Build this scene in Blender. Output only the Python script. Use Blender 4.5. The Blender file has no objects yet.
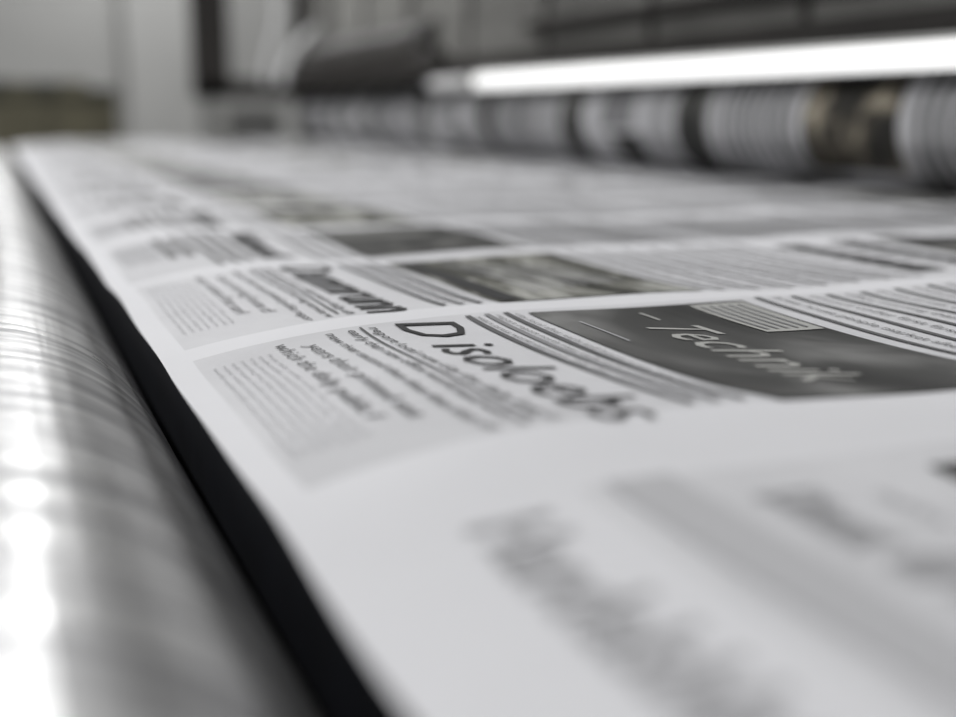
import bpy, bmesh, math, random
from mathutils import Vector, Matrix
random.seed(7)
H=0.17; ZP=1.0
def P(x,y,z): return (x*H,y*H,ZP+z*H)
C=bpy.context.scene.collection
bpy.context.scene.view_settings.view_transform='Standard'

# ---------------- materials ----------------
def mat(name,col,rough=0.6,metal=0.0,noise=0.0,nscale=8.0,emit=None,es=0,bump=0.0,stretch=(1,1,1),spec=0.5,bd=0.002):
    m=bpy.data.materials.new(name); m.use_nodes=True
    nt=m.node_tree; b=nt.nodes['Principled BSDF']
    b.inputs['Base Color'].default_value=(*col,1); b.inputs['Roughness'].default_value=rough
    b.inputs['Metallic'].default_value=metal
    b.inputs['Specular IOR Level'].default_value=spec
    if emit: 
        b.inputs['Emission Color'].default_value=(*emit,1); b.inputs['Emission Strength'].default_value=es
    if noise>0 or bump>0:
        tc=nt.nodes.new('ShaderNodeTexCoord'); mp=nt.nodes.new('ShaderNodeMapping')
        mp.inputs['Scale'].default_value=stretch
        n=nt.nodes.new('ShaderNodeTexNoise'); n.inputs['Scale'].default_value=nscale; n.inputs['Detail'].default_value=4
        nt.links.new(tc.outputs['Object'],mp.inputs[0]); nt.links.new(mp.outputs[0],n.inputs['Vector'])
        if noise>0:
            r=nt.nodes.new('ShaderNodeValToRGB')
            r.color_ramp.elements[0].position=0.3; r.color_ramp.elements[1].position=0.7
            r.color_ramp.elements[0].color=(*[max(0,c*(1-noise)) for c in col],1)
            r.color_ramp.elements[1].color=(*[min(1,c*(1+noise)) for c in col],1)
            nt.links.new(n.outputs[0],r.inputs[0]); nt.links.new(r.outputs[0],b.inputs['Base Color'])
        if bump>0:
            bp=nt.nodes.new('ShaderNodeBump'); bp.inputs['Strength'].default_value=bump; bp.inputs['Distance'].default_value=bd
            nt.links.new(n.outputs[0],bp.inputs['Height']); nt.links.new(bp.outputs[0],b.inputs['Normal'])
    return m
def photo_mat(name,c0,c1,c2,scale,stretch):
    m=bpy.data.materials.new(name); m.use_nodes=True; nt=m.node_tree; b=nt.nodes['Principled BSDF']
    b.inputs['Roughness'].default_value=0.6; b.inputs['Specular IOR Level'].default_value=0.25
    tc=nt.nodes.new('ShaderNodeTexCoord'); mp=nt.nodes.new('ShaderNodeMapping'); mp.inputs['Scale'].default_value=stretch
    n=nt.nodes.new('ShaderNodeTexNoise'); n.inputs['Scale'].default_value=scale; n.inputs['Detail'].default_value=3; n.inputs['Distortion'].default_value=0.6
    r=nt.nodes.new('ShaderNodeValToRGB'); e=r.color_ramp.elements
    e[0].position=0.36; e[0].color=(*c0,1); e[1].position=0.68; e[1].color=(*c2,1)
    k=e.new(0.5); k.color=(*c1,1)
    nt.links.new(tc.outputs['Object'],mp.inputs[0]); nt.links.new(mp.outputs[0],n.inputs['Vector'])
    nt.links.new(n.outputs[0],r.inputs[0]); nt.links.new(r.outputs[0],b.inputs['Base Color'])
    return m
M={}
M['paper']=mat('newsprint_white',(0.79,0.79,0.815),0.6,noise=0.02,nscale=3,bump=0.7,bd=0.010,spec=0.25)
M['tint']=mat('newsprint_page_tint',(0.68,0.68,0.70),0.65,noise=0.08,nscale=6,spec=0.25,bump=0.7,bd=0.010)
def ink(n,c): return mat(n,(c,c,c*1.03),0.65,spec=0.25)
M['ink']=ink('ink_black',0.035)
M['ink2']=ink('ink_dark_grey',0.13)
M['ink3']=ink('ink_mid_grey',0.27)
M['ink4']=ink('ink_light_grey',0.45)
M['pale']=mat('ink_reversed_out_pale',(0.45,0.45,0.43),0.6,spec=0.25)
M['ph1']=photo_mat('halftone_photo_dark',(0.025,0.025,0.024),(0.06,0.06,0.058),(0.22,0.22,0.215),5,(1.8,0.9,1))
M['ph2']=photo_mat('halftone_photo_olive',(0.035,0.035,0.028),(0.13,0.13,0.11),(0.5,0.5,0.47),14,(2.6,0.6,1))
M['ph3']=photo_mat('halftone_photo_black',(0.02,0.02,0.02),(0.055,0.055,0.052),(0.26,0.26,0.245),9,(1,1,1))
M['ph4']=photo_mat('halftone_photo_ochre',(0.02,0.02,0.019),(0.075,0.067,0.054),(0.55,0.49,0.38),9,(1,1,1))
M['ink5']=ink('ink_pale_grey',0.54)
plist=['paper','tint','ink','ink2','ink3','ink4','pale','ph1','ph2','ph3','ph4','ink5']
PI={k:i for i,k in enumerate(plist)}

def gaus(d,w): return math.exp(-(d/w)**2)
GUT=[-1.2,0.3,3.30,5.72,8.1]+[8.1+2.35*i for i in range(1,15)]
def surf(x,y):
    z=0.0
    if x<1.7:
        t=(1.7-x)/1.0; z-=0.135*t*t
    f=1.0 if x<6 else 0.5
    f*=0.3+0.7*min(1,max(0,(x-0.7)/0.8))
    for g in GUT:
        z+=(0.03 if g<4 else 0.015)*gaus(y-g,0.36 if g<4 else 0.26)*f
    z+=0.008*math.sin(y*1.9+x*0.8)+0.010*math.sin(x*2.1-y*0.7)+0.005*math.sin(x*4.3+y*3.1)
    z+=0.006*math.sin(y*4.2+1.0)*max(0,1-abs(x-0.9)/0.8)
    return z

class MB:
    def __init__(s): s.v=[];s.f=[];s.m=[]
    def grid(s,x0,x1,y0,y1,mk,off,step=0.15,fn=None):
        nx=max(1,math.ceil(abs(x1-x0)/step)); ny=max(1,math.ceil(abs(y1-y0)/step)); b=len(s.v)
        for j in range(ny+1):
            for i in range(nx+1):
                x=x0+(x1-x0)*i/nx; y=y0+(y1-y0)*j/ny
                s.v.append(fn(x,y,off) if fn else P(x,y,surf(x,y)+off))
        for j in range(ny):
            for i in range(nx):
                a=b+j*(nx+1)+i
                s.f.append((a,a+1,a+nx+2,a+nx+1)); s.m.append(PI[mk])
    def text(s,body,x,ytop,length,size,mk,off,shear=0.0,bold=0.0,spacing=1.0):
        cu=bpy.data.curves.new('t','FONT'); cu.body=body; cu.size=1; cu.shear=shear; cu.offset=bold
        cu.space_character=spacing; cu.resolution_u=2; cu.fill_mode='FRONT'
        ob=bpy.data.objects.new('t',cu); C.objects.link(ob)
        dg=bpy.context.evaluated_depsgraph_get(); me=bpy.data.meshes.new_from_object(ob.evaluated_get(dg))
        if len(me.vertices):
            xs=[v.co.x for v in me.vertices]; w=max(xs)-min(xs); x_=min(xs)
            sx=length/w; sy=size/0.72; b=len(s.v)
            for v in me.vertices:
                yy=ytop-(v.co.x-x_)*sx; xx=x+v.co.y*sy
                s.v.append(P(xx,yy,surf(xx,yy)+off))
            for p in me.polygons:
                s.f.append(tuple(b+i for i in p.vertices)); s.m.append(PI[mk])
        bpy.data.objects.remove(ob); bpy.data.curves.remove(cu); bpy.data.meshes.remove(me)
    def bars(s,x,ya,yb,th,mk,off,words=True):
        y=ya
        if not words: s.grid(x,x+th,yb,ya,mk,off,0.2); return
        while y>yb+0.05:
            l=random.uniform(0.08,0.28); l=min(l,y-yb)
            s.grid(x,x+th,y-l,y,mk,off,0.2); y-=l+0.05
    def obj(s,name,mats,smooth=True):
        me=bpy.data.meshes.new(name); me.from_pydata(s.v,[],s.f); me.update()
        for m in mats: me.materials.append(m)
        for p,i in zip(me.polygons,s.m): p.material_index=i; p.use_smooth=smooth
        o=bpy.data.objects.new(name,me); C.objects.link(o); return o

# ---------------- newspaper web ----------------
web=MB()
xs=[0.68,0.72,0.76,0.80]
while xs[-1]<2.4: xs.append(xs[-1]+0.05)
while xs[-1]<11.4: xs.append(xs[-1]+0.12)
ys=set()
for g0,g1 in zip(GUT,GUT[1:]):
    lo,hi_=g0+0.12,(g1-0.12 if g0!=0.3 else 2.85)
    n=26
    for i in range(n+1): ys.add(round(lo+(hi_-lo)*i/n,4))
    for i in range(1,6): ys.add(round(hi_+(g1+0.12-hi_)*i/6,4))
y=-3.0
while y<-1.1: ys.add(round(y,4)); y+=0.1
ys.add(42.0); ys=sorted(v for v in ys if v<=42.0)
for y in ys:
    for x in xs: web.v.append(P(x,y,surf(x,y)))
nx=len(xs)
def istint(x,y):
    if x<0.80 or x>11.2: return False
    for g0,g1 in zip(GUT,GUT[1:]):
        if g0==0.3:
            if g0+0.12<y<2.85 and x>1.4: return True
        elif g0+0.12<y<g1-0.12: return True
    return False
for j in range(len(ys)-1):
    for i in range(nx-1):
        a=j*nx+i; web.f.append((a,a+1,a+nx+1,a+nx))
        web.m.append(1 if istint((xs[i]+xs[i+1])/2,(ys[j]+ys[j+1])/2) else 0)
O1,O2,O3=0.004,0.006,0.010
WORDS="the press of new world market city report printed daily and from office said under morning after trade which people their local council years more than public service water river early north station house first second".split()
def sentence(n):
    r=''
    while len(r)<n: r+=random.choice(WORDS)+' '
    return r[:n].strip()
pages=[]
for k in range(len(GUT)-1):
    a,bb=GUT[k],GUT[k+1]; pages.append([a+0.12,bb-0.12])
for k,(a,bb) in enumerate(pages):
    near=(k==1)
    if near: bb=2.78
    L=bb-a
    fine = k in (2,3)
    if near:
        web.text("Handelsblattwirtsch",1.06,2.80,2.2,0.22,'ink4',O2,shear=0.2,bold=0.02)
        web.bars(1.48,2.85,0.6,0.20,'ink5',O2,False)
        web.text("Dienst",1.80,2.62,0.42,0.2,'ink4',O2,bold=0.03)
        web.text("der woche",1.80,2.12,0.5,0.24,'ink4',O2,bold=0.03)
        web.text("zeitung",1.80,1.55,0.45,0.2,'ink4',O2,bold=0.01)
        web.text("am morgen heute",2.12,2.55,1.6,0.07,'ink5',O2,bold=0.0)
        web.grid(2.42,3.65,a,2.68,'ph3',O2,0.1)
        for i in range(30): web.bars(3.76+i*0.12,2.65,a,0.05,'ink3',O2,False)
        continue
    for i in range(7):
        x=0.85+i*0.04
        if fine: web.text(sentence(40),x,bb-0.25,L*0.72,0.02,'ink4',O2)
        else: web.bars(x,bb-0.25,a+0.7,0.02,'ink4',O2)
    for i in range(2):
        x=1.15+i*0.12
        if fine: web.text(sentence(24),x,bb-0.12-0.1*i,L*0.7,0.07,'ink2',O2,shear=0.2,bold=0.0)
        else: web.bars(x,bb-0.2,a+0.7,0.07,'ink2',O2)
    for i in range(3):
        x=1.40+i*0.105
        if fine:
            web.text(sentence(40),x,bb-0.08,L-0.12,0.05,'ink2',O2,shear=0.15,bold=0.01)
            if i==1: web.bars(x+0.065,bb-0.05,a+0.1,0.012,'ink2',O2,False)
        else: web.bars(x,bb-0.1,a+0.1,0.05,'ink2',O2)
    if k==2: web.text("D isoloebs",1.74,bb-0.06,2.22,0.29,'ink',O2,shear=0.25,bold=-0.004)
    elif k==3: web.text("Dummrunn",1.71,bb-0.06,2.1,0.32,'ink',O2,shear=0.25,bold=0.008)
    elif k<8: web.text(random.choice(["Network","Imprint","Handels","Markets"]),1.74,bb-0.2,L*0.8,0.26,'ink',O2,shear=0.2,bold=0.03)
    else: web.bars(1.76,bb-0.2,a+0.3,0.22,'ink2',O2)
    for i,x in enumerate((2.10,2.20,2.30)):
        web.grid(x,x+0.03,a+0.03,bb-0.06,'ink2' if i!=1 else 'ink3',O2,0.2)
        if fine: web.text(sentence(56),x+0.045,bb-0.1,L-0.2,0.035,'ink3',O2)
    pm={2:'ph1',3:'ph2',4:'ph3'}.get(k,random.choice(['ph1','ph2','ph3']))
    x1=3.65
    if k<6 or random.random()<0.5: web.grid(2.42,x1,a-0.03 if k==2 else a+0.02,bb-0.10,pm,O2,0.1)
    else:
        for i in range(9): web.bars(2.42+i*0.13,bb-0.1,a+0.1,0.06,'ink3',O2,False)
    if k==2:
        web.text("Technik",2.78,4.98,1.3,0.30,'pale',O3,shear=0.35,bold=0.0)
        web.grid(3.30,3.62,4.75,5.45,'pale',O3,0.1)
        for i in range(5): web.bars(3.33+i*0.055,5.4,4.8,0.018,'ink3',0.014,False)
        web.bars(2.55,5.2,4.7,0.012,'ink4',O3,False)
        web.bars(2.95,5.35,5.15,0.02,'pale',O3,False)
    if k==3:
        for i in range(8):
            web.bars(2.75+i*0.09,bb-0.3-0.06*i,a+0.3+0.03*i,0.02,'ink4',O3,False)
        web.grid(2.45,2.58,a+0.05,bb-0.15,'ink',O3,0.1)
    x=3.76
    while x<11.0:
        r=random.random()
        if x<5.2 or r<0.55:
            n=8 if x>5 else 13
            for i in range(n):
                xx=x+i*0.115
                if xx>11.05: break
                if fine and xx<5.3:
                    if i%2==0: web.bars(xx,bb-0.04,a+0.03,0.035,'ink2',O2,False)
                    else: web.text(sentence(46),xx,bb-0.06,L-0.1,0.055,'ink2',O2)
                else: web.bars(xx,bb-0.06,a+0.06,0.045 if k>4 else 0.055,random.choice(['ink3','ink4','ink2']),O2,k>6)
            x+=n*0.115+0.1
        elif r<0.87:
            w=random.uniform(0.7,1.6); w=min(w,11.1-x)
            c=random.choice([0,0.4,0.8])
            web.grid(x,x+w,a+0.1+c,bb-0.1,random.choice(['ph1','ph2','ph3','ph3']),O2,0.2); x+=w+0.15
        else:
            web.bars(x+0.05,bb-0.2,a+0.3,0.25,'ink',O2); x+=0.5
wo=web.obj('newspaper_web',[M[k] for k in plist])

# ---------------- generic builders ----------------
def empty(name,loc=(0,0,0)):
    e=bpy.data.objects.new(name,None); e.location=loc; C.objects.link(e); return e
def bm_obj(name,bm,m,parent=None,smooth=False):
    me=bpy.data.meshes.new(name); bm.to_mesh(me); bm.free(); me.materials.append(m)
    if smooth:
        for p in me.polygons: p.use_smooth=True
    o=bpy.data.objects.new(name,me); C.objects.link(o)
    if parent: o.parent=parent
    return o
def boxH(name,x0,x1,y0,y1,z0,z1,m,parent=None,bev=0.03):
    return boxM(name,P(x0,y0,z0),P(x1,y1,z1),m,parent,bev*H)
def boxM(name,a,b,m,parent=None,bev=0.005):
    bm=bmesh.new(); bmesh.ops.create_cube(bm,size=1)
    for v in bm.verts:
        v.co=Vector([(a[i]+b[i])/2+v.co[i]*(b[i]-a[i]) for i in range(3)])
    if bev>0: bmesh.ops.bevel(bm,geom=bm.edges[:],offset=bev,segments=2,affect='EDGES')
    return bm_obj(name,bm,m,parent)
def lathe(name,xc,zc,prof,m,parent=None,seg=96):
    bm=bmesh.new(); rings=[]
    for y,r in prof:
        rings.append([bm.verts.new(P(xc+r*math.cos(2*math.pi*i/seg),y,zc+r*math.sin(2*math.pi*i/seg))) for i in range(seg)])
    for a,b_ in zip(rings,rings[1:]):
        for i in range(seg):
            j=(i+1)%seg; bm.faces.new((a[i],a[j],b_[j],b_[i]))
    bm.faces.new(rings[0]); bm.faces.new(rings[-1])
    bmesh.ops.recalc_face_normals(bm,faces=bm.faces[:])
    o=bm_obj(name,bm,m,parent,True)
    md=o.modifiers.new('es','EDGE_SPLIT'); md.split_angle=math.radians(35)
    return o
def prism(name,poly,y0,y1,m,parent=None):
    bm=bmesh.new()
    a=[bm.verts.new(P(x,y0,z)) for x,z in poly]; b_=[bm.verts.new(P(x,y1,z)) for x,z in poly]
    n=len(poly)
    bm.faces.new(a); bm.faces.new(b_)
    for i in range(n): bm.faces.new((a[i],a[(i+1)%n],b_[(i+1)%n],b_[i]))
    bmesh.ops.recalc_face_normals(bm,faces=bm.faces[:])
    return bm_obj(name,bm,m,parent)

black=mat('black_rubber_fabric',(0.007,0.008,0.012),0.6,noise=0.3,nscale=20,bump=0.3,spec=0.3)
dark=mat('dark_painted_steel',(0.03,0.027,0.025),0.5,noise=0.25,nscale=5,spec=0.3)
mid=mat('grey_painted_steel',(0.24,0.237,0.225),0.5,noise=0.5,nscale=1.3)
light=mat('light_grey_steel',(0.42,0.42,0.41),0.4,noise=0.1,nscale=4)
FZ=-ZP/H
# ---------------- press bed ----------------
press=empty('newspaper_printing_press')
prism('bed',[(0.90,-0.34),(1.25,-0.15),(1.9,-0.04),(10.9,-0.04),(10.9,FZ),(0.90,FZ)],-3,42.0,black,press)
boxH('bed_apron',0.80,0.90,-3,42,-3.2,-0.26,black,press,0.03)

# ---------------- chrome roller ----------------
def chrome():
    m=bpy.data.materials.new('brushed_chrome'); m.use_nodes=True; nt=m.node_tree; b=nt.nodes['Principled BSDF']
    b.inputs['Metallic'].default_value=1; L=nt.links.new
    tc=nt.nodes.new('ShaderNodeTexCoord')
    def ns(sc,det):
        mp=nt.nodes.new('ShaderNodeMapping'); mp.inputs['Scale'].default_value=sc
        n=nt.nodes.new('ShaderNodeTexNoise'); n.inputs['Scale'].default_value=1.0; n.inputs['Detail'].default_value=det
        L(tc.outputs['Object'],mp.inputs[0]); L(mp.outputs[0],n.inputs['Vector']); return n
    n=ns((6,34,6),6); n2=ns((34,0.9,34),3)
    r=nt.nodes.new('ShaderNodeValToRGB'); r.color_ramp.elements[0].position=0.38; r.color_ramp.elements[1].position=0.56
    r.color_ramp.elements[0].color=(0.36,0.36,0.37,1); r.color_ramp.elements[1].color=(0.9,0.9,0.9,1)  # machined rings, contrast raised in the colour to stand in for reflected print lines
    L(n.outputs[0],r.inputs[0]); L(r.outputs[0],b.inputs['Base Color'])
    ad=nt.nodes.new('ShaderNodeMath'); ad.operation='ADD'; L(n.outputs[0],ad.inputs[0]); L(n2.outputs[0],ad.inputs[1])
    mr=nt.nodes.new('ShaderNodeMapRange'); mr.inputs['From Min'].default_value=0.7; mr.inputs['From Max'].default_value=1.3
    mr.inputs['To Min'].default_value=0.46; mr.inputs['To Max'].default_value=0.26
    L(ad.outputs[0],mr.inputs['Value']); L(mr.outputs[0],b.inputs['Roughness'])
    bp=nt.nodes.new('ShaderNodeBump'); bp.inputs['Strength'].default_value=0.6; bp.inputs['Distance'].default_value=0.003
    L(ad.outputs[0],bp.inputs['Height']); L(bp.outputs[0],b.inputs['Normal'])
    return m
cr=chrome()
roll=empty('chrome_guide_roller')
rx,rz,rr=-0.14,-0.874,0.9
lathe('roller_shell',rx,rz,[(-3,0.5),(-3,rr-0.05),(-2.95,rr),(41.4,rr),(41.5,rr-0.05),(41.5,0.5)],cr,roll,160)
lathe('journal',rx,rz,[(-3.6,0.25),(-3.6,0.3),(42.2,0.3),(42.2,0.25)],mid,roll,48)
for i,y in enumerate((-3.5,41.8)):
    boxH(f'bearing_stand_{i}',rx-0.5,rx+0.5,y-0.15,y+0.15,FZ,rz+0.5,dark,roll)

# ---------------- printed cylinder ----------------
cyl=MB()
cx,cz,cR=11.25,0.83,0.83
def cfn(th,y,off):
    r=cR+off; return P(cx+r*math.cos(th),y,cz+r*math.sin(th))
T0,T1=math.radians(70),math.radians(285)
cyl.grid(0,2*math.pi,5,44,'tint',0,0.15,cfn)
g=12.35-2.2*3; k=0
kinds={3:'photo',2:'text',4:'text',5:'dark',6:'mix'}
while g<43:
    e=min(g+2.2,43.9); kind=kinds.get(k,['text','dark','mix','dark'][k%4])
    if kind=='photo':
        cyl.grid(math.radians(133),math.radians(228),g+0.12,e-0.12,'ph4',0.006,0.12,cfn)
        cyl.grid(math.radians(100),math.radians(130),g+0.12,e-0.12,'ink4',0.006,0.12,cfn)
    elif kind=='dark':
        cyl.grid(T0,T1,g+0.1,g+1.1,'ph3',0.006,0.12,cfn)
        for i in range(5): cyl.grid(T0,T1,g+1.3+i*0.17,g+1.37+i*0.17,'ink3',0.006,0.15,cfn)
    elif kind=='mix':
        cyl.grid(T0,math.radians(190),g+0.3,e-0.6,'ink3',0.006,0.12,cfn)
        cyl.grid(math.radians(195),T1,g+0.1,e-1.0,'ph1',0.006,0.12,cfn)
    else:
        for i in range(8): cyl.grid(T0,T1,g+0.12+i*0.255,g+0.12+i*0.255+0.12,random.choice(['ink2','ink2','ink']),0.006,0.15,cfn)
    g+=2.2;k+=1
co=cyl.obj('printed_web_on_cylinder',[M[k] for k in plist]); co.parent=press
lathe('cylinder_core',cx,cz,[(4.5,0.4),(4.5,0.79),(44.2,0.79),(44.2,0.4)],dark,press,64)

# ---------------- press superstructure ----------------
boxH('back_cover',12.9,13.3,3,46,FZ,8,dark,press)
boxH('upper_dark_beam',9.75,12.6,3,44,1.80,2.12,dark,press,0.05)
boxH('painted_shade_strip',10.2,12.9,3,44,1.68,1.80,black,press,0.02)  # black strip added as the dark shade between beam and cylinder
boxH('side_cover_panel',10.6,12.95,3,44,2.12,3.0,mid,press,0.05)
boxH('side_cover_lip',10.4,12.95,3,24,2.55,2.75,dark,press,0.03)
boxH('side_cover_panel_top',10.7,12.95,3,44,3.0,5.5,mid,press,0.05)
for i in range(9):
    boxH(f'cover_seam_{i}',10.56,10.6,6+4.3*i,6.2+4.3*i,2.1,5.4,dark,press,0.01)
poly=[(9.9,1.6),(10.05,1.68),(12.6,1.68),(12.6,3.2),(10.5,3.2),(10.1,2.9),(9.9,2.5)]
prism('drive_housing',poly,30,43,dark,press)
lathe('drive_housing_hub',10.3,2.1,[(28.9,0.2),(29,0.38),(30,0.44),(30,0.2)],dark,press,48)
poly=[(10.6,-1),(10.6,0.2)]
for i in range(9):
    a=math.radians(200-i*14); poly.append((12.2+1.7*math.cos(a),1.4+1.7*math.sin(a)))
poly+=[(13.3,3.0),(16,3.0),(16,FZ),(11.2,FZ)]
prism('end_side_frame',poly,44,45,dark,press)
prism('near_side_frame',[(10.3,FZ),(10.3,2.8),(13.3,4),(13.3,FZ)],2,3,dark,press)
lathe('side_frame_hub',11.4,1.2,[(43.9,0.3),(43.9,0.9),(44,1.0),(44.1,0.3)],dark,press,48)
# tube lamp
lampM=mat('lamp_tube_glow',(0.8,0.8,0.8),0.3,emit=(1,1,0.99),es=0.95)
tx,tz=9.0,1.545
lathe('work_lamp_tube',tx,tz,[(3.5,0.11),(3.5,0.14),(22.8,0.14),(23,0.12)],lampM,press,40)
lathe('work_lamp_collar',tx,tz,[(22.9,0.15),(22.9,0.16),(23.4,0.16),(23.4,0.1)],light,press,40)
lathe('work_lamp_end',tx,tz,[(23.3,0.1),(23.3,0.13),(25.4,0.13),(25.7,0.1),(25.7,0.05)],mat('lamp_end_cap',(0.85,0.85,0.85),0.3),press,40)
prism('work_lamp_reflector',[(tx-0.08,tz+0.155),(tx+0.05,tz+0.21),(tx+0.22,tz+0.1),(tx+0.22,tz-0.1),(tx+0.19,tz-0.1),(tx+0.18,tz+0.08),(tx+0.05,tz+0.17),(tx-0.08,tz+0.14)],3.5,23,light,press)
for i,y in enumerate((4,13,24.5)):
    boxH(f'lamp_bracket_{i}',tx+0.2 if i<2 else tx,10.1,y-.1,y+.1,tz-0.03,tz+0.09 if i==2 else tz+0.05,dark,press,0.02)
    boxH(f'lamp_bracket_post_{i}',9.95,10.1,y-.1,y+.1,tz-0.03,1.9,dark,press,0.02)
# overhanging L bracket (gantry)
boxH('gantry_arm',6.7,11,43,43.8,1.4,2.05,dark,press,0.08)
boxH('gantry_upright',6.65,7.85,43,43.8,1.4,9,dark,press,0.08)
boxH('gantry_inner_post',10.2,10.8,43.2,43.8,1.9,9,dark,press,0.08)
boxH('gantry_header',6.65,16,43,43.8,8.6,9.4,dark,press,0.08)
def tube(name,pts,r,m,parent):
    cu=bpy.data.curves.new(name,'CURVE'); cu.dimensions='3D'; cu.bevel_depth=r*H; cu.bevel_resolution=4
    sp=cu.splines.new('NURBS'); sp.points.add(len(pts)-1)
    for q,p in zip(sp.points,pts): q.co=(*P(*p),1)
    sp.use_endpoint_u=True; sp.order_u=3
    o=bpy.data.objects.new(name,cu); C.objects.link(o); o.parent=parent; return o
tube('control_lever',[(9.6,42.8,1.9),(9.7,42.6,2.6),(10.3,42.4,3.4),(10.9,42.3,3.9),(11.2,43,4.4)],0.18,mat('lever_polished',(0.6,0.6,0.6),0.3),press)
tube('air_hose',[(9.0,42.9,1.9),(9.1,42.6,3.0),(9.6,42.5,4.2),(9.4,43,6)],0.12,dark,press)

# ---------------- cabinet under bracket ----------------
cab=empty('electrical_cabinet')
boxH('body',8.1,10.0,45.2,47.5,FZ,1.1,light,cab,0.05)
boxH('door_panel',8.2,9.9,45.1,45.2,FZ+0.4,1.0,light,cab,0.02)
boxH('handle',8.35,8.45,45.0,45.1,-0.3,0.3,dark,cab,0.02)
# ---------------- olive storage ----------------
olive=mat('olive_painted_steel',(0.13,0.12,0.08),0.7,noise=0.35,nscale=6)
olived=mat('dark_olive_card',(0.06,0.06,0.045),0.7,noise=0.3,nscale=9)
st=empty('olive_storage_cabinet')
boxH('body',-3,5.25,55,59,FZ,1.45,olive,st,0.06)
boxH('top_board',-3.1,5.4,54.9,59.1,1.45,1.6,olived,st,0.02)
for i in range(4): boxH(f'door_{i}',-2.9+2.05*i,-0.95+2.05*i,54.9,55,FZ+0.5,1.35,olive,st,0.02)
xx=-2.8
for i in range(8):
    w=random.uniform(0.7,1.1); hgt=random.uniform(0.3,0.8)
    boxH(f'stored_carton_{i}',xx,xx+w,55.3,57.5,1.6,1.6+hgt,olived if i%2 else olive,st,0.03); xx+=w+0.04

# ---------------- room ----------------
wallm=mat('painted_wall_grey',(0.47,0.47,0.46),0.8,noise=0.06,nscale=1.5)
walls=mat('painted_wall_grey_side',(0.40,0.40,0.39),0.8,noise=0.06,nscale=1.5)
wall2=mat('painted_pillar_light',(0.50,0.50,0.49),0.8,noise=0.05,nscale=2)
ceilm=mat('ceiling_grey',(0.42,0.42,0.42),0.8,noise=0.1,nscale=1.5)
floorm=mat('concrete_floor',(0.18,0.18,0.175),0.6,noise=0.2,nscale=3)
X0,X1,Y0,Y1,Z1=-3.5,5.0,-3.0,12.0,4.2
boxM('floor',(X0-.1,Y0-.1,-0.1),(X1+.1,Y1+.1,0),floorm,None,0)
boxM('ceiling',(X0-.1,Y0-.1,Z1),(X1+.1,Y1+.1,Z1+.1),ceilm,None,0)
boxM('wall_back',(X0,Y1,0),(X1,Y1+.1,Z1),wallm,None,0)
boxM('wall_front',(X0,Y0-.1,0),(X1,Y0,Z1),walls,None,0)
boxM('wall_left',(X0-.1,Y0,0),(X0,Y1,Z1),walls,None,0)
boxM('wall_right',(X1,Y0,0),(X1+.1,Y1,Z1),walls,None,0)
boxM('wall_pillar',(1.2,11.6,0),(1.85,12.0,Z1),wall2,None,0.01)
boxM('baseboard_back',(X0,11.96,0),(1.2,12.0,0.12),dark,None,0.004)

# ---------------- lights ----------------
def area(name,loc,sx,sy,power,rot=(0,0,0),col=(1,1,1)):
    l=bpy.data.lights.new(name,'AREA'); l.shape='RECTANGLE'; l.size=sx; l.size_y=sy; l.energy=power; l.color=col
    o=bpy.data.objects.new(name,l); o.location=loc; o.rotation_euler=rot; C.objects.link(o); return o
white=mat('fixture_white',(0.7,0.7,0.7),0.4)
for i,(x,y,p) in enumerate([(-1.7,1.2,72),(-1.7,6.5,95),(2.2,1.8,62),(0.1,5.4,42),(1.3,9.8,95)]):
    fx=empty('ceiling_light')
    boxM('housing',(x-0.2,y-1.6,Z1-0.1),(x+0.2,y+1.6,Z1),white,fx,0.01)
    a=area('lamp',(x,y,Z1-0.11),0.30,3.1,p); a.parent=fx
w=bpy.data.worlds.new('World'); bpy.context.scene.world=w; w.use_nodes=True
w.node_tree.nodes['Background'].inputs[0].default_value=(0.8,0.85,0.9,1)
w.node_tree.nodes['Background'].inputs[1].default_value=0.1

# ---------------- camera ----------------
cd=bpy.data.cameras.new('camera'); cam=bpy.data.objects.new('camera',cd); C.objects.link(cam)
cam.location=P(0,0,1); cam.rotation_euler=(math.radians(90-11.36),0,math.radians(-21.4))
cd.sensor_width=36; cd.lens=46.5; cd.clip_start=0.01; cd.clip_end=100
cd.dof.use_dof=True; cd.dof.focus_distance=5.7*H; cd.dof.aperture_fstop=1.8
bpy.context.scene.camera=cam
